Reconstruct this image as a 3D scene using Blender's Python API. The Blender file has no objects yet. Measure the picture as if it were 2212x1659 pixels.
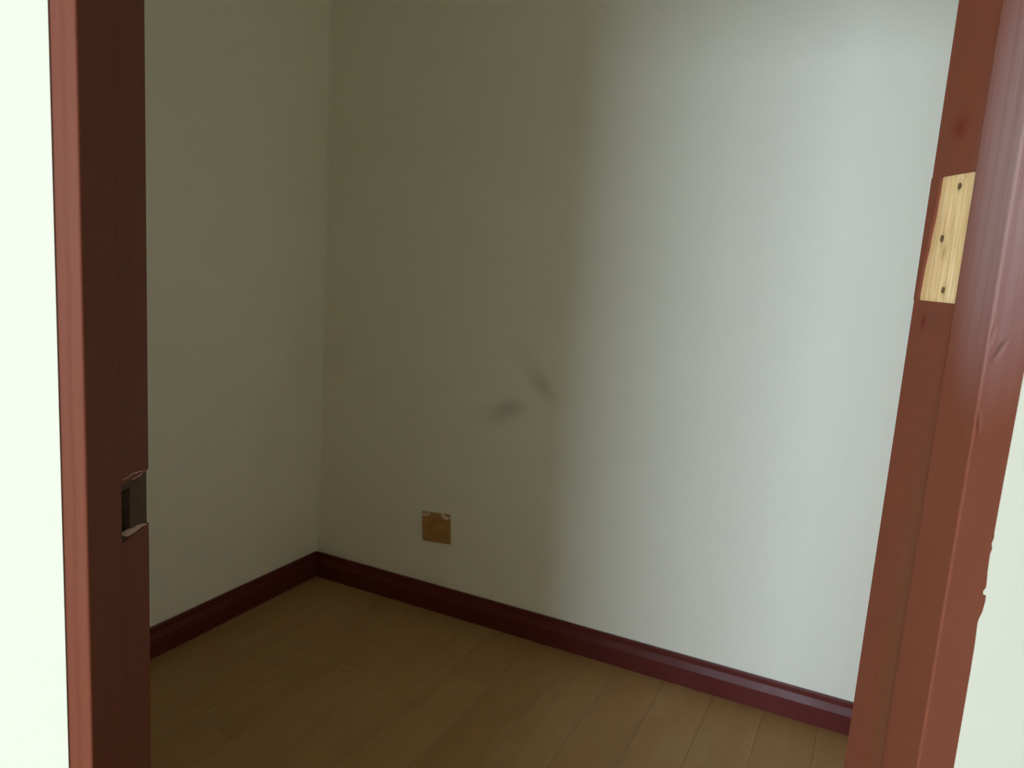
import bpy, bmesh, math, random
from mathutils import Matrix, Vector
random.seed(7)
S = bpy.context.scene
COL = S.collection

# ------------------------------------------------------------------ camera
H = 1.3                                   # eye height
# world axes seen from the camera frame (x right, y down, z forward), solved from the
# photograph's vanishing points: 9.3 deg pitch, 3.9 deg roll
R = ((0.9972170741232096, 0.060866598924755766, 0.04305071674755695),
     (-0.03259494193517905, -0.16338660195120155, 0.9860235230779648),
     (0.06704980863050816, -0.9846827283131215, -0.16094796589096644))
cd = bpy.data.cameras.new('camera')
cd.sensor_width = 36.0
cd.lens = 1676.0 / 2212.0 * 36.0
cd.clip_start = 0.02
cd.dof.use_dof = True
cd.dof.focus_distance = 0.8
cd.dof.aperture_fstop = 13.0
cam = bpy.data.objects.new('camera', cd)
COL.objects.link(cam)
cam.matrix_world = Matrix(((R[0][0], -R[0][1], -R[0][2], 0.0),
                           (R[1][0], -R[1][1], -R[1][2], 0.0),
                           (R[2][0], -R[2][1], -R[2][2], H),
                           (0, 0, 0, 1)))
S.camera = cam

# ------------------------------------------------------------------ light: overcast sky through the hall window
w = bpy.data.worlds.new('overcast_sky')
S.world = w
w.use_nodes = True
bg = w.node_tree.nodes['Background']
bg.inputs['Color'].default_value = (0.673, 0.81, 1.0, 1)
bg.inputs['Strength'].default_value = 29.5

WX0, WX1, WZ0, WZ1 = -4.5, -1.5, 0.8, 2.3      # hall window opening
HALL_Y = -4.0
HX0, HX1 = -4.8, 1.35                              # hall side walls
pl = bpy.data.lights.new('window_portal', 'AREA')
pl.shape = 'RECTANGLE'
pl.size = WX1 - WX0
pl.size_y = WZ1 - WZ0
pl.cycles.is_portal = True
po = bpy.data.objects.new('window_portal', pl)
COL.objects.link(po)
po.location = ((WX0 + WX1) / 2, HALL_Y - 0.06, (WZ0 + WZ1) / 2)
po.rotation_euler = (math.radians(90), 0, 0)   # -Z faces +Y, into the hall

S.view_settings.view_transform = 'Standard'
S.view_settings.look = 'None'
S.view_settings.gamma = 1.0
S.view_settings.use_curve_mapping = False
S.view_settings.exposure = 0.0
S.cycles.max_bounces = 12
S.cycles.diffuse_bounces = 12
S.cycles.use_denoising = True


# ------------------------------------------------------------------ node helpers
def new_mat(name):
    m = bpy.data.materials.new(name)
    m.use_nodes = True
    nt = m.node_tree
    b = nt.nodes['Principled BSDF']
    return m, nt, b


def node(nt, t, **kw):
    n = nt.nodes.new(t)
    for k, v in kw.items():
        setattr(n, k, v)
    return n


def val(nt, sock, v):
    if hasattr(v, 'is_output'):
        nt.links.new(v, sock)
    else:
        sock.default_value = v


def coords(nt, scale=(1, 1, 1), loc=(0, 0, 0), rot=(0, 0, 0)):
    tc = node(nt, 'ShaderNodeTexCoord')
    mp = node(nt, 'ShaderNodeMapping')
    mp.inputs['Scale'].default_value = scale
    mp.inputs['Location'].default_value = loc
    mp.inputs['Rotation'].default_value = rot
    nt.links.new(tc.outputs['Object'], mp.inputs['Vector'])
    return mp.outputs['Vector']


def noise(nt, vec, scale, detail=3.0, rough=0.55):
    n = node(nt, 'ShaderNodeTexNoise')
    nt.links.new(vec, n.inputs['Vector'])
    n.inputs['Scale'].default_value = scale
    n.inputs['Detail'].default_value = detail
    n.inputs['Roughness'].default_value = rough
    return n.outputs['Fac']


def remap(nt, v, a, b, c, d):
    n = node(nt, 'ShaderNodeMapRange')
    n.inputs['From Min'].default_value = a
    n.inputs['From Max'].default_value = b
    n.inputs['To Min'].default_value = c
    n.inputs['To Max'].default_value = d
    nt.links.new(v, n.inputs['Value'])
    return n.outputs['Result']


def mathn(nt, op, a, b):
    n = node(nt, 'ShaderNodeMath', operation=op)
    val(nt, n.inputs[0], a)
    val(nt, n.inputs[1], b)
    return n.outputs[0]


def mix(nt, fac, a, b):
    n = node(nt, 'ShaderNodeMix', data_type='RGBA')
    val(nt, n.inputs[0], fac)
    for s, v in ((n.inputs[6], a), (n.inputs[7], b)):
        if hasattr(v, 'is_output'):
            nt.links.new(v, s)
        else:
            s.default_value = (*v, 1)
    return n.outputs[2]


def blob(nt, centre, radii, rot=(0, 0, 0), power=1.0, warp=0.0):
    """soft elliptical mask in object space: 1 in the middle, 0 at the radii"""
    tc = node(nt, 'ShaderNodeTexCoord')
    src = tc.outputs['Object']
    if warp:
        nz = node(nt, 'ShaderNodeTexNoise')
        nz.inputs['Scale'].default_value = 14
        nt.links.new(src, nz.inputs['Vector'])
        vm = node(nt, 'ShaderNodeVectorMath', operation='MULTIPLY_ADD')
        nt.links.new(nz.outputs['Color'], vm.inputs[0])
        vm.inputs[1].default_value = (warp, warp, warp)
        vm.inputs[2].default_value = (0, 0, 0)
        va = node(nt, 'ShaderNodeVectorMath', operation='ADD')
        nt.links.new(src, va.inputs[0])
        nt.links.new(vm.outputs[0], va.inputs[1])
        src = va.outputs[0]
        centre = tuple(c + warp * 0.5 for c in centre)
    mp = node(nt, 'ShaderNodeMapping')
    mp.vector_type = 'TEXTURE'
    mp.inputs['Location'].default_value = centre
    mp.inputs['Rotation'].default_value = rot
    mp.inputs['Scale'].default_value = radii
    nt.links.new(src, mp.inputs['Vector'])
    ln = node(nt, 'ShaderNodeVectorMath', operation='LENGTH')
    nt.links.new(mp.outputs[0], ln.inputs[0])
    r = node(nt, 'ShaderNodeMapRange', interpolation_type='SMOOTHSTEP')
    nt.links.new(ln.outputs['Value'], r.inputs['Value'])
    r.inputs['From Min'].default_value = 1.0
    r.inputs['From Max'].default_value = 0.0
    return mathn(nt, 'POWER', r.outputs['Result'], power)


def bump(nt, b, height, strength, dist):
    n = node(nt, 'ShaderNodeBump')
    n.inputs['Strength'].default_value = strength
    n.inputs['Distance'].default_value = dist
    nt.links.new(height, n.inputs['Height'])
    nt.links.new(n.outputs['Normal'], b.inputs['Normal'])


# ------------------------------------------------------------------ materials
def wall_mat(name, base, dirt, stains=()):
    m, nt, b = new_mat(name)
    v = coords(nt)
    n1 = noise(nt, v, 2.2, 4)
    c = mix(nt, remap(nt, n1, 0.35, 0.7, 0.0, 0.16), base, dirt)
    for (cen, rad, rot, col, amt, wp) in stains:
        k = mathn(nt, 'MULTIPLY', blob(nt, cen, rad, rot, 1.0, wp), amt)
        c = mix(nt, k, c, col)
    nt.links.new(c, b.inputs['Base Color'])
    b.inputs['Roughness'].default_value = 0.75
    b.inputs['Specular IOR Level'].default_value = 0.25
    bump(nt, b, noise(nt, v, 38, 4), 0.12, 0.004)
    return m


CREAM = (0.90, 0.875, 0.755)
CREAM_DIRT = (0.84, 0.80, 0.67)
DARK = (0.16, 0.13, 0.07)
M_room = wall_mat('cream_wall_paint', CREAM, CREAM_DIRT)
M_left = wall_mat('cream_wall_paint_scuffed', CREAM, CREAM_DIRT, [
    ((0, -0.10, 0.86), (0.3, 0.16, 0.26), (0, 0, 0), DARK, 0.06, 0.10),
    ((0, -0.28, 0.62), (0.3, 0.12, 0.20), (0, 0, 0), DARK, 0.05, 0.10)])
M_back = wall_mat('cream_wall_paint_smudged', CREAM, CREAM_DIRT, [
    # two dark smudges beside each other and the faint haze round them
    ((0.80, 0, 0.795), (0.10, 0.3, 0.046), (0, math.radians(-22), 0), DARK, 0.26, 0.02),
    ((0.76, 0, 0.765), (0.17, 0.3, 0.06), (0, math.radians(-15), 0), DARK, 0.12, 0.03),
    ((0.925, 0, 0.885), (0.10, 0.3, 0.050), (0, math.radians(46), 0), DARK, 0.24, 0.02),
    ((0.86, 0, 0.96), (0.13, 0.3, 0.07), (0, math.radians(48), 0), DARK, 0.08, 0.03),
    ((0.08, 0, 0.90), (0.12, 0.3, 0.13), (0, 0, 0), DARK, 0.07, 0.10),
    ((0.23, 0, 0.80), (0.06, 0.3, 0.09), (0, 0, 0), DARK, 0.06, 0.05),
    # paler filled chase above and below the cover plate
    ((0.565, 0, 0.17), (0.05, 0.3, 0.16), (0, 0, 0), (0.86, 0.83, 0.72), 0.5, 0.02),
    ((0.56, 0, 0.42), (0.08, 0.3, 0.06), (0, 0, 0), (0.86, 0.83, 0.72), 0.4, 0.02)])
M_hall = wall_mat('white_hall_paint', (0.59, 0.57, 0.465), (0.565, 0.545, 0.44))
M_ceil = wall_mat('ceiling_paint', (0.86, 0.84, 0.76), (0.8, 0.78, 0.7))


def red_paint(name, base, streak, marks_and_shade=(), dents=(), painted_sheen=(), rough=0.52, amt=0.5, spec=0.08):
    m, nt, b = new_mat(name)
    vs = coords(nt, (150, 150, 3.0))
    st = noise(nt, vs, 1.0, 5, 0.6)
    vp_ = coords(nt, (9, 9, 2.2))
    pa = noise(nt, vp_, 1.0, 3)
    c = mix(nt, remap(nt, pa, 0.35, 0.7, 0, amt), base, streak)
    c = mix(nt, remap(nt, st, 0.5, 0.75, 0, 0.35), c, streak)
    for (cen, rad, col, a) in painted_sheen:
        k = mathn(nt, 'MULTIPLY', blob(nt, cen, rad, (0, 0, 0), 0.7), remap(nt, st, 0.3, 0.7, a * 0.55, a))
        c = mix(nt, k, c, col)
    for (cen, rad, rot, col, a) in marks_and_shade:
        k = mathn(nt, 'MULTIPLY', blob(nt, cen, rad, rot, 1.0, 0.004), a)
        c = mix(nt, k, c, col)
    nt.links.new(c, b.inputs['Base Color'])
    nt.links.new(remap(nt, pa, 0.3, 0.7, rough - 0.06, rough + 0.08), b.inputs['Roughness'])
    b.inputs['Specular IOR Level'].default_value = spec
    hgt = mathn(nt, 'MULTIPLY', st, 0.10)
    for (cen, rad, rot, d) in dents:
        hgt = mathn(nt, 'ADD', hgt, mathn(nt, 'MULTIPLY', blob(nt, cen, rad, rot, 1.0), d))
    bump(nt, b, hgt, 0.6, 0.004)
    return m


RED = (0.155, 0.043, 0.022)
RED2 = (0.172, 0.055, 0.033)
M_red_left = red_paint('red_brown_paint_strike_side', RED, RED2,
                       marks_and_shade=[((-0.2835, 0.54, 1.2), (0.0028, 0.02, 2.0), (0, 0, 0), (0.12, 0.028, 0.015), 0.5)])
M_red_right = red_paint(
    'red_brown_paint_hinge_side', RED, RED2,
    painted_sheen=[((0.372, 0.55, 1.40), (0.06, 0.06, 0.21), (0.33, 0.23, 0.23), 0.75)],  # glossy sheen painted into the colour as a pale purple-grey patch
    marks_and_shade=[((0.369, 0.606, 0.95), (0.012, 0.028, 0.42), (0, 0, 0), (0.125, 0.056, 0.026), 0.55),  # browner paint by the ridge, with its occlusion shading painted in
           ((0.369, 0.63, 1.425), (0.02, 0.016, 0.014), (0, 0, 0), (0.13, 0.018, 0.013), 0.75),
           ((0.369, 0.628, 1.273), (0.02, 0.03, 0.013), (0, 0, 0), (0.13, 0.045, 0.026), 0.7),
           ((0.369, 0.640, 1.270), (0.02, 0.006, 0.010), (0, 0, 0), (0.12, 0.016, 0.012), 0.8)],
    dents=[((0.3735, 0.543, 1.258), (0.0035, 0.02, 0.012), (0, math.radians(28), 0), -0.6),
           ((0.3655, 0.545, 1.267), (0.003, 0.02, 0.010), (0, math.radians(8), 0), -0.5),
           ((0.3665, 0.545, 1.205), (0.003, 0.02, 0.012), (0, math.radians(-8), 0), -0.5)])
M_base = red_paint('maroon_baseboard_paint', (0.115, 0.020, 0.015), (0.13, 0.028, 0.022), rough=0.40, amt=0.4, spec=0.22)


def bare_wood():
    m, nt, b = new_mat('bare_pine_wood')
    g = noise(nt, coords(nt, (420, 420, 16)), 1.0, 4, 0.6)
    g2 = noise(nt, coords(nt, (130, 130, 22)), 1.0, 3)
    c = mix(nt, remap(nt, g, 0.35, 0.66, 0, 0.75), (0.78, 0.54, 0.27), (0.48, 0.28, 0.10))
    c = mix(nt, remap(nt, g2, 0.45, 0.75, 0, 0.5), c, (0.84, 0.68, 0.43))
    c = mix(nt, mathn(nt, 'MULTIPLY', blob(nt, (0.372, 0.6495, 1.35), (0.03, 0.014, 0.075), (0, 0, 0), 1.0, 0.006), 0.75), c, (0.42, 0.22, 0.09))
    for y, z in ((0.622, 1.3795), (0.635, 1.3386), (0.6225, 1.297), (0.630, 1.328)):
        c = mix(nt, mathn(nt, 'MULTIPLY', blob(nt, (0.372, y, z), (0.01, 0.007, 0.010), (0, 0, 0), 1.2, 0.003), 0.55), c, (0.30, 0.18, 0.07))
    nt.links.new(c, b.inputs['Base Color'])
    b.inputs['Roughness'].default_value = 0.65
    bump(nt, b, g, 0.4, 0.001)
    return m


M_pine = bare_wood()


def plain(name, col, rough=0.6, var=0.15, scale=60):
    m, nt, b = new_mat(name)
    n = noise(nt, coords(nt), scale, 3)
    c = mix(nt, remap(nt, n, 0.3, 0.7, 0, 1), tuple(x * (1 - var) for x in col), tuple(x * (1 + var) for x in col))
    nt.links.new(c, b.inputs['Base Color'])
    b.inputs['Roughness'].default_value = rough
    return m


M_hole = plain('dark_hole', (0.03, 0.02, 0.012), 0.9)
M_old_wood = plain('dusty_old_wood', (0.075, 0.040, 0.017), 0.9, 0.3, 140)
M_chip = plain('chipped_pale_wood', (0.56, 0.38, 0.30), 0.7, 0.2, 200)
M_plate = plain('brown_plate_plastic', (0.45, 0.23, 0.08), 0.5, 0.22, 45)
M_dab = plain('cream_paint_dab', (0.74, 0.63, 0.47), 0.7, 0.2, 80)
M_white = plain('white_window_paint', (0.8, 0.8, 0.78), 0.4, 0.03)
M_sub = plain('dark_subfloor', (0.05, 0.03, 0.015), 0.9)


def floor_wood():
    m, nt, b = new_mat('oak_laminate')
    tc = node(nt, 'ShaderNodeTexCoord')
    oi = node(nt, 'ShaderNodeObjectInfo')
    off = node(nt, 'ShaderNodeVectorMath', operation='SCALE')
    nt.links.new(oi.outputs['Color'], off.inputs[0])
    off.inputs['Scale'].default_value = 7.0
    add = node(nt, 'ShaderNodeVectorMath', operation='ADD')
    nt.links.new(tc.outputs['Object'], add.inputs[0])
    nt.links.new(off.outputs[0], add.inputs[1])
    mp = node(nt, 'ShaderNodeMapping')
    mp.inputs['Scale'].default_value = (30, 2.2, 1)
    nt.links.new(add.outputs[0], mp.inputs['Vector'])
    g = noise(nt, mp.outputs[0], 1.0, 4, 0.6)
    mp2 = node(nt, 'ShaderNodeMapping')
    mp2.inputs['Scale'].default_value = (9, 3.5, 1)
    nt.links.new(add.outputs[0], mp2.inputs['Vector'])
    g2 = noise(nt, mp2.outputs[0], 1.0, 2)
    sep = node(nt, 'ShaderNodeSeparateColor')
    nt.links.new(oi.outputs['Color'], sep.inputs[0])
    c = mix(nt, sep.outputs[0], (0.370, 0.200, 0.080), (0.400, 0.223, 0.092))
    c = mix(nt, remap(nt, g, 0.4, 0.75, 0, 0.35), c, (0.28, 0.14, 0.048))
    c = mix(nt, remap(nt, g2, 0.5, 0.75, 0, 0.35), c, (0.44, 0.285, 0.13))
    nt.links.new(c, b.inputs['Base Color'])
    b.inputs['Roughness'].default_value = 0.5
    b.inputs['Specular IOR Level'].default_value = 0.3
    bump(nt, b, g, 0.08, 0.002)
    return m


M_floor = floor_wood()


# ------------------------------------------------------------------ mesh helpers
def make(name, bm, mat, parent=None, kind=None, label=None, cat=None):
    bmesh.ops.recalc_face_normals(bm, faces=bm.faces)
    me = bpy.data.meshes.new(name)
    bm.to_mesh(me)
    bm.free()
    for m_ in (mat if isinstance(mat, (list, tuple)) else [mat]):
        me.materials.append(m_)
    o = bpy.data.objects.new(name, me)
    COL.objects.link(o)
    if parent:
        o.parent = parent
    if kind:
        o['kind'] = kind
    if label:
        o['label'] = label
    if cat:
        o['category'] = cat
    return o


def box(bm, x0, x1, y0, y1, z0, z1):
    vs = [bm.verts.new(p) for p in ((x0, y0, z0), (x1, y0, z0), (x1, y1, z0), (x0, y1, z0),
                                    (x0, y0, z1), (x1, y0, z1), (x1, y1, z1), (x0, y1, z1))]
    for f in ((0, 3, 2, 1), (4, 5, 6, 7), (0, 1, 5, 4), (1, 2, 6, 5), (2, 3, 7, 6), (3, 0, 4, 7)):
        bm.faces.new([vs[i] for i in f])


def prism(bm, poly, z0, z1, f=lambda x, y, z: (x, y, z)):
    a = [bm.verts.new(f(x, y, z0)) for x, y in poly]
    b = [bm.verts.new(f(x, y, z1)) for x, y in poly]
    n = len(poly)
    bm.faces.new(a[::-1])
    bm.faces.new(b)
    for i in range(n):
        bm.faces.new((a[i], a[(i + 1) % n], b[(i + 1) % n], b[i]))


def clip(poly, a, b, c):
    """keep the side a*x+b*y+c >= 0"""
    out = []
    for i in range(len(poly)):
        p, q = poly[i], poly[(i + 1) % len(poly)]
        dp = a * p[0] + b * p[1] + c
        dq = a * q[0] + b * q[1] + c
        if dp >= 0:
            out.append(p)
        if (dp >= 0) != (dq >= 0):
            t = dp / (dp - dq)
            out.append((p[0] + t * (q[0] - p[0]), p[1] + t * (q[1] - p[1])))
    return out


def rounded(poly, corners, r, n=4):
    """round the listed corners (index -> radius r) of a 2-D polygon"""
    out = []
    L = len(poly)
    for i, p in enumerate(poly):
        if i not in corners:
            out.append(p)
            continue
        rr = corners[i] if isinstance(corners, dict) else r
        P = Vector(p)
        a = (Vector(poly[i - 1]) - P).normalized()
        b = (Vector(poly[(i + 1) % L]) - P).normalized()
        for k in range(n + 1):
            t = k / n
            q = P + a * rr * (1 - t) ** 2 + b * rr * t ** 2
            out.append((q.x, q.y))
    return out


# ------------------------------------------------------------------ the small room: its own frame, turned 28 deg to the doorway
A = math.radians(28.0824)
C = Vector((-0.6028, 2.9598, 0))                 # far corner on the floor
ROOM = Matrix.Translation(C) @ Matrix.Rotation(-A, 4, 'Z')   # local x along the back wall, local y into the corner
Y_FRONT, Y_ROOM = 0.5424, 0.660                   # both faces of the door wall
U1 = 2.14
CEIL = 2.42
# door wall's room face as a half plane in room coordinates
HP = (-math.sin(A), math.cos(A), C.y - Y_ROOM)


def room_obj(o):
    o.matrix_world = ROOM
    return o


def room_wall(name, poly, mat, kind='structure'):
    bm = bmesh.new()
    prism(bm, clip(poly, *HP), 0, CEIL)
    return room_obj(make(name, bm, mat, kind=kind))


T = 0.1
room_wall('wall_back', [(0, 0), (U1, 0), (U1, T), (0, T)], M_back)
room_wall('wall_left', [(-T, -3.2), (0, -3.2), (0, T), (-T, T)], M_left)
room_wall('wall_right', [(U1, -3.2), (U1 + T, -3.2), (U1 + T, T), (U1, T)], M_room)

# filler bead painted down the far corner
bm = bmesh.new()
prism(bm, [(0, 0), (0, -0.010), (0.0035, -0.0045), (0.010, 0)], 0.099, CEIL)
room_obj(make('trim_1', bm, plain('corner_filler', (0.86, 0.84, 0.72), 0.5, 0.03), kind='structure'))

# floor slab with planks, each its own piece
bm = bmesh.new()
slab = clip([(-T, -3.2), (U1 + T, -3.2), (U1 + T, T), (-T, T)], *HP)
prism(bm, slab, -0.06, -0.009)
floor = room_obj(make('floor', bm, M_sub, kind='structure'))
PW, PU = 0.153, 0.0535           # plank pitch, first joint
GAP = 0.0006


def inset(poly, d):
    n = len(poly)
    area = sum(poly[i][0] * poly[(i + 1) % n][1] - poly[(i + 1) % n][0] * poly[i][1] for i in range(n))
    s = 1 if area > 0 else -1
    out = poly
    for i in range(n):
        p, q = poly[i], poly[(i + 1) % n]
        ex, ey = q[0] - p[0], q[1] - p[1]
        l = math.hypot(ex, ey)
        if l < 1e-6:
            continue
        nx, ny = -ey / l * s, ex / l * s
        out = clip(out, nx, ny, -(nx * p[0] + ny * p[1]) - d)
    return out


row = 0
u = PU - PW
while u < U1:
    v = -3.3 - random.uniform(0, 1.2)
    while v < 0:
        v2 = v + 1.22
        poly = [(max(u, 0.0), max(v, -3.2)), (min(u + PW, U1), max(v, -3.2)),
                (min(u + PW, U1), min(v2, 0.0)), (max(u, 0.0), min(v2, 0.0))]
        if v2 > -3.2:
            poly = clip(poly, *HP)
            if len(poly) >= 3:
                body = inset(poly, GAP / 2)
                top = inset(poly, GAP / 2 + 0.0007)
                if len(top) == len(body) and len(body) >= 3:
                    bm = bmesh.new()
                    a = [bm.verts.new((x, y, -0.0088)) for x, y in body]
                    b_ = [bm.verts.new((x, y, -0.0005)) for x, y in body]
                    c_ = [bm.verts.new((x, y, 0.0)) for x, y in top]
                    n = len(body)
                    bm.faces.new(c_)
                    bm.faces.new(a[::-1])
                    for i in range(n):
                        j = (i + 1) % n
                        bm.faces.new((a[i], a[j], b_[j], b_[i]))
                        bm.faces.new((b_[i], b_[j], c_[j], c_[i]))
                    o = make('plank', bm, M_floor, parent=floor)
                    o.color = (random.random(), random.random(), random.random(), 1)
        v = v2
    u += PW
    row += 1

# baseboards with a stepped, sloped top moulding
PROF = [(0, 0), (0.016, 0), (0.016, 0.058), (0.0150, 0.0605), (0.0095, 0.0765), (0.0085, 0.080),
        (0.0085, 0.0945), (0.0065, 0.0985), (0, 0.0985)]


def baseboard(name, fn, a0, a1, mitre):
    """extrude the profile; fn maps (along, out, height) to room coordinates, with a mitred inner end"""
    bm = bmesh.new()
    a = [bm.verts.new(fn(a0 + mitre[0] * x, x, z)) for x, z in PROF]
    b = [bm.verts.new(fn(a1 + mitre[1] * x, x, z)) for x, z in PROF]
    n = len(PROF)
    bm.faces.new(a)
    bm.faces.new(b[::-1])
    for i in range(n):
        j = (i + 1) % n
        bm.faces.new((a[i], a[j], b[j], b[i]))
    return room_obj(make(name, bm, M_base, kind='structure'))


baseboard('baseboard_back', lambda s, x, z: (s, -x, z), 0.0, U1, (1, -1))
baseboard('baseboard_left', lambda s, x, z: (x, s, z), -2.57, 0.0, (0, -1))
baseboard('baseboard_right', lambda s, x, z: (U1 - x, s, z), -1.44, 0.0, (0, -1))

# ceiling over room and hall
bm = bmesh.new()
box(bm, HX0 - 0.2, HX1 + 0.2, HALL_Y - 0.2, 3.4, CEIL, CEIL + 0.1)
make('ceiling', bm, M_ceil, kind='structure')

# ------------------------------------------------------------------ the door wall (seen from the hall) and the hall behind the camera
LX, RX = -0.2916, 0.3928          # plaster edges against the frame
FL, FR = -0.315, 0.415            # outer sides of the frame, buried in the wall
HEAD = 1.97
bm = bmesh.new()
box(bm, HX0, FL, 0.5435, Y_ROOM, 0, CEIL)
box(bm, FR, HX1, 0.5435, Y_ROOM, 0, CEIL)
box(bm, FL, FR, 0.5435, Y_ROOM, HEAD + 0.03, CEIL)
box(bm, HX0, LX, Y_FRONT, 0.5432, 0, CEIL)       # plaster skim laps over the frame
# right-hand skim with the ragged, chipped edge
edge = [(0, 0.3928), (0.90, 0.3926), (0.97, 0.3926), (1.012, 0.3924), (1.030, 0.3922), (1.048, 0.3914), (1.052, 0.3918),
        (1.058, 0.3936), (1.066, 0.3944), (1.0715, 0.3942), (1.0720, 0.3918), (1.0745, 0.3914), (1.0775, 0.3931), (1.079, 0.3930),
        (1.083, 0.3929), (1.090, 0.3922), (1.104, 0.3917), (1.1085, 0.3926), (1.1125, 0.3915), (1.117, 0.3926), (1.122, 0.3921), (1.16, 0.3924),
        (1.2, 0.3929), (1.25, 0.3933), (1.5, 0.3930), (2.0, 0.3928), (CEIL, 0.3928)]
poly = [(HX1, 0.0), (HX1, CEIL)] + [(x, z) for z, x in reversed(edge)]
prism(bm, poly, Y_FRONT, 0.5432, lambda x, z, y: (x, y, z))
box(bm, LX, 0.3928, Y_FRONT, 0.5432, HEAD + 0.018, CEIL)
make('wall_front', bm, M_hall, kind='structure')

bm = bmesh.new()
box(bm, HX0 - 0.1, HX0, HALL_Y - 0.12, Y_ROOM, 0, CEIL)
make('wall_hall_left', bm, M_hall, kind='structure')
bm = bmesh.new()
box(bm, HX1, HX1 + 0.1, HALL_Y - 0.12, Y_ROOM, 0, CEIL)
make('wall_hall_right', bm, plain('dark_light_absorber', (0.07, 0.04, 0.028), 0.6, 0.1, 5), kind='structure')  # unseen wall; dark finish invented and set close to darken the left jamb
bm = bmesh.new()
y0, y1 = HALL_Y - 0.12, HALL_Y
box(bm, HX0, WX0, y0, y1, 0, CEIL)
box(bm, WX1, HX1, y0, y1, 0, CEIL)
box(bm, WX0, WX1, y0, y1, 0, WZ0)
box(bm, WX0, WX1, y0, y1, WZ1, CEIL)
make('wall_hall_window', bm, M_hall, kind='structure')
bm = bmesh.new()
box(bm, HX0 - 0.1, HX1 + 0.1, HALL_Y - 0.12, Y_ROOM, -0.06, 0.0)
make('floor_hall', bm, plain('pale_hall_tiles', (0.67, 0.64, 0.55), 0.5, 0.04, 6), kind='structure')

win = bpy.data.objects.new('window_1', None)
COL.objects.link(win)
win['kind'] = 'structure'
bm = bmesh.new()
t = 0.035
yc0, yc1 = HALL_Y - 0.10, HALL_Y - 0.065
box(bm, WX0, WX0 + t, yc0, yc1, WZ0, WZ1)
box(bm, WX1 - t, WX1, yc0, yc1, WZ0, WZ1)
box(bm, WX0 + t, WX1 - t, yc0, yc1, WZ0, WZ0 + t)
box(bm, WX0 + t, WX1 - t, yc0, yc1, WZ1 - t, WZ1)
make('window_frame', bm, M_white, parent=win)
bm = bmesh.new()
xm = (WX0 + WX1) / 2
box(bm, xm - 0.02, xm + 0.02, yc0, yc1, WZ0 + t, WZ1 - t)
make('mullion', bm, M_white, parent=win)
bm = bmesh.new()
box(bm, WX0 - 0.05, WX1 + 0.05, HALL_Y + 0.001, HALL_Y + 0.10, WZ0 - 0.03, WZ0)
make('window_sill', bm, M_white, parent=win)

# ------------------------------------------------------------------ door frame: rebated jambs, hinge mortise, strike mortise
door = bpy.data.objects.new('door_1', None)
COL.objects.link(door)
door['kind'] = 'structure'
door['label'] = 'red-brown painted door frame with no door hung in it'
YF, YS, YE = 0.5435, 0.592, Y_ROOM      # front, stop ridge, room-side edge
LP, LR = -0.2739, -0.2799               # left jamb: stop face, rebate face
RP, RR = 0.3634, 0.3694                 # right jamb: stop face, rebate face
FZ = HEAD

# ---- left (strike) jamb
SZ0, SZ1 = 1.0500, 1.0985               # strike mortise height
SY0 = 0.6085
SD = 0.0022
bm = bmesh.new()
prism(bm, rounded([(FL, YF), (LP, YF), (LP, YS), (LR, YS + 0.0006), (FL, YS + 0.0006)], {1: 0.0022, 2: 0.0015}, 0), 0, FZ + 0.03)


def left_rebate(z0, z1):
    prism(bm, rounded([(FL, YS + 0.0006), (LR, YS + 0.0006), (LR, YE), (FL, YE)], {2: 0.0014}, 0), z0, z1)


left_rebate(0, SZ0)
left_rebate(SZ1, FZ + 0.03)
box(bm, FL, LR, YS + 0.0006, SY0, SZ0, SZ1)
jl = make('jamb', bm, M_red_left, parent=door, label='strike-side jamb, dark in shade, with an empty strike mortise')
# recess floor (old bare wood), with the latch hole cut deeper
bm = bmesh.new()
hy0, hy1, hz0, hz1 = 0.6095, 0.6285, 1.0545, 1.0925
xf = LR - SD
box(bm, FL, xf, hy1, YE, SZ0, SZ1)
box(bm, FL, xf, SY0, hy0, SZ0, SZ1)
box(bm, FL, xf, hy0, hy1, SZ0, hz0)
box(bm, FL, xf, hy0, hy1, hz1, SZ1)
st = make('strike_mortise', bm, M_old_wood, parent=jl)
bm = bmesh.new()
box(bm, FL, FL + 0.012, hy0, hy1, hz0, hz1)
make('latch_hole', bm, M_hole, parent=jl)
# splintered pale lips above and below the mortise
for (zc, tilt, ya, yb) in ((SZ1, -0.0085, 0.6115, 0.6575), (SZ0, -0.0095, 0.6150, 0.6590)):
    bm = bmesh.new()
    N = 9
    up, dn = [], []
    for i in range(N + 1):
        s = i / N
        y = ya + (yb - ya) * s
        wv = 0.0034 * math.sin(math.pi * s) ** 0.8 + 0.0003
        zz = zc + 0.0025 + tilt * (s - 0.35) * 0.55 + random.uniform(-0.0004, 0.0004)
        up.append((LR + 0.0003, y, zz + wv * 0.7))
        dn.append((LR - SD * 0.9, y, zz - wv))
    fa = [bm.verts.new(p) for p in up]
    fb = [bm.verts.new(p) for p in dn]
    fc = [bm.verts.new((LR - 0.004, p[1], p[2] + 0.001)) for p in up]
    for i in range(N):
        bm.faces.new((fa[i], fa[i + 1], fb[i + 1], fb[i]))
        bm.faces.new((fb[i], fb[i + 1], fc[i + 1], fc[i]))
        bm.faces.new((fc[i], fc[i + 1], fa[i + 1], fa[i]))
    bm.faces.new((fa[0], fb[0], fc[0]))
    bm.faces.new((fa[-1], fc[-1], fb[-1]))
    make('splintered_edge', bm, M_chip, parent=jl)

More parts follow.
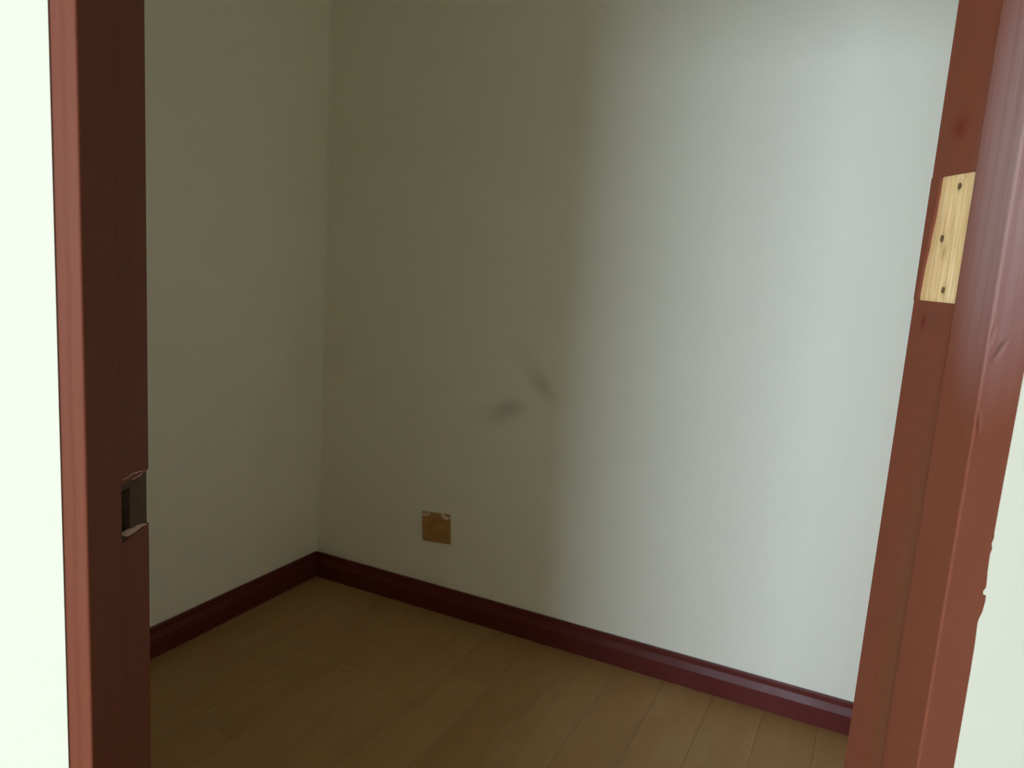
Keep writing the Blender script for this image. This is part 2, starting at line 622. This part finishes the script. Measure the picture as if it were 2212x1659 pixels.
# ---- right (hinge) jamb
MZ0, MZ1 = 1.2872, 1.3890
MY1 = 0.6500
MD = 0.0024
bm = bmesh.new()
prism(bm, rounded([(FR, YF), (RP, YF), (RP, YS), (RR, YS + 0.0006), (FR, YS + 0.0006)], {1: 0.0022, 2: 0.0024}, 0), 0, FZ + 0.03)


def right_rebate(z0, z1, ya=YS + 0.0006, poly=None):
    prism(bm, poly or rounded([(FR, ya), (RR, ya), (RR, YE), (FR, YE)], {2: 0.0016}, 0), z0, z1)


right_rebate(0, MZ0)
right_rebate(MZ1, FZ + 0.03)
# ragged strip of paint left between the mortise and the room-side edge
zs = [MZ0 + (MZ1 - MZ0) * k / 14 for k in range(15)]
ys = [MY1 + 0.0035 - 0.0075 * (k / 14) ** 1.3 + random.uniform(-0.0009, 0.0009) for k in range(15)]
prism(bm, [(YE, MZ0), (YE, MZ1)] + [(ys[k], zs[k]) for k in range(14, -1, -1)], RR, FR, lambda y, z, x: (x, y, z))
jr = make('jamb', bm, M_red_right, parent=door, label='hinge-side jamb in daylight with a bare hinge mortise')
bm = bmesh.new()
prism(bm, [(YS + 0.0007, MZ0), (YS + 0.0007, MZ1)] + [(ys[k], zs[k]) for k in range(14, -1, -1)], RR + MD, FR - 0.001,
      lambda y, z, x: (x, y, z))
hm = make('hinge_mortise', bm, M_pine, parent=jr, label='bare pale pine hinge mortise')
for (y, z) in ((0.6220, 1.3795), (0.6350, 1.3386), (0.6225, 1.2970)):
    bm = bmesh.new()
    N = 10
    rad = (0.0026, 0.0017)
    xr = RR + MD - 0.00015
    ring = [bm.verts.new((xr, y + rad[0] * math.cos(2 * math.pi * k / N) * random.uniform(0.8, 1.15),
                          z + rad[0] * 1.15 * math.sin(2 * math.pi * k / N) * random.uniform(0.8, 1.15))) for k in range(N)]
    inner = [bm.verts.new((xr + 0.006, y + rad[1] * 0.5 * math.cos(2 * math.pi * k / N),
                           z + rad[1] * 0.5 * math.sin(2 * math.pi * k / N))) for k in range(N)]
    for k in range(N):
        bm.faces.new((ring[k], ring[(k + 1) % N], inner[(k + 1) % N], inner[k]))
    bm.faces.new(ring)
    bm.faces.new(inner[::-1])
    make('screw_hole', bm, plain('screw_hole_rust', (0.11, 0.062, 0.022), 0.9, 0.4, 300), parent=jr)

# ---- head of the frame (above the picture)
bm = bmesh.new()
prism(bm, [(YF, FZ), (YS, FZ), (YS, FZ + 0.006), (YE, FZ + 0.006), (YE, FZ + 0.03), (YF, FZ + 0.03)], LR, RR, lambda y, z, x: (x, y, z))
make('head_jamb', bm, M_red_left, parent=door)

# ------------------------------------------------------------------ square brown cover plate on the back wall
plate = bpy.data.objects.new('cover_plate', None)
COL.objects.link(plate)
plate['label'] = 'square brown plastic outlet cover plate low on the cream back wall'
plate['category'] = 'cover plate'
plate.matrix_world = ROOM @ Matrix.Translation((0.5478, 0, 0.3158)) @ Matrix.Rotation(math.radians(-4.9), 4, 'Y')
a, b = 0.0585, 0.0545
bm = bmesh.new()
outl = rounded([(-a, -b), (a, -b), (a, b), (-a, b)], {0: 0.003, 1: 0.003, 2: 0.003, 3: 0.003}, 0, 3)
n = len(outl)
lay = []
for (y, k) in ((0.0, 1.0), (-0.006, 1.0), (-0.0085, 0.955)):
    lay.append([bm.verts.new((x * k, y, z * k)) for x, z in outl])
bm.faces.new(lay[0])
bm.faces.new(lay[2])
for i in range(2):
    for k in range(n):
        bm.faces.new((lay[i][k], lay[i][(k + 1) % n], lay[i + 1][(k + 1) % n], lay[i + 1][k]))
make('plate', bm, M_plate, parent=plate)
bm = bmesh.new()
a2, b2 = 0.040, 0.036
o2 = rounded([(-a2, -b2), (a2, -b2), (a2, b2), (-a2, b2)], {0: 0.004, 1: 0.004, 2: 0.004, 3: 0.004}, 0, 3)
prism(bm, o2, -0.0093, -0.0084, lambda x, z, y: (x, y, z))
make('face_panel', bm, M_plate, parent=plate)
# cream paint slopped over the two upper corners
for pts in ([(-0.0582, 0.040), (-0.044, 0.0392), (-0.029, 0.041), (-0.022, 0.047), (-0.0205, 0.0553), (-0.030, 0.0553), (-0.033, 0.0512), (-0.046, 0.0497), (-0.0582, 0.0505)],
            [(0.026, 0.0553), (0.029, 0.045), (0.034, 0.0385), (0.042, 0.0365), (0.0592, 0.039), (0.0592, 0.0470), (0.050, 0.0480), (0.043, 0.0490), (0.040, 0.0553)]):
    bm = bmesh.new()
    prism(bm, pts, -0.0091, -0.0070, lambda x, z, y: (x, y, z))
    make('paint_splash', bm, M_dab, parent=plate, label='cream paint over the plate corner')
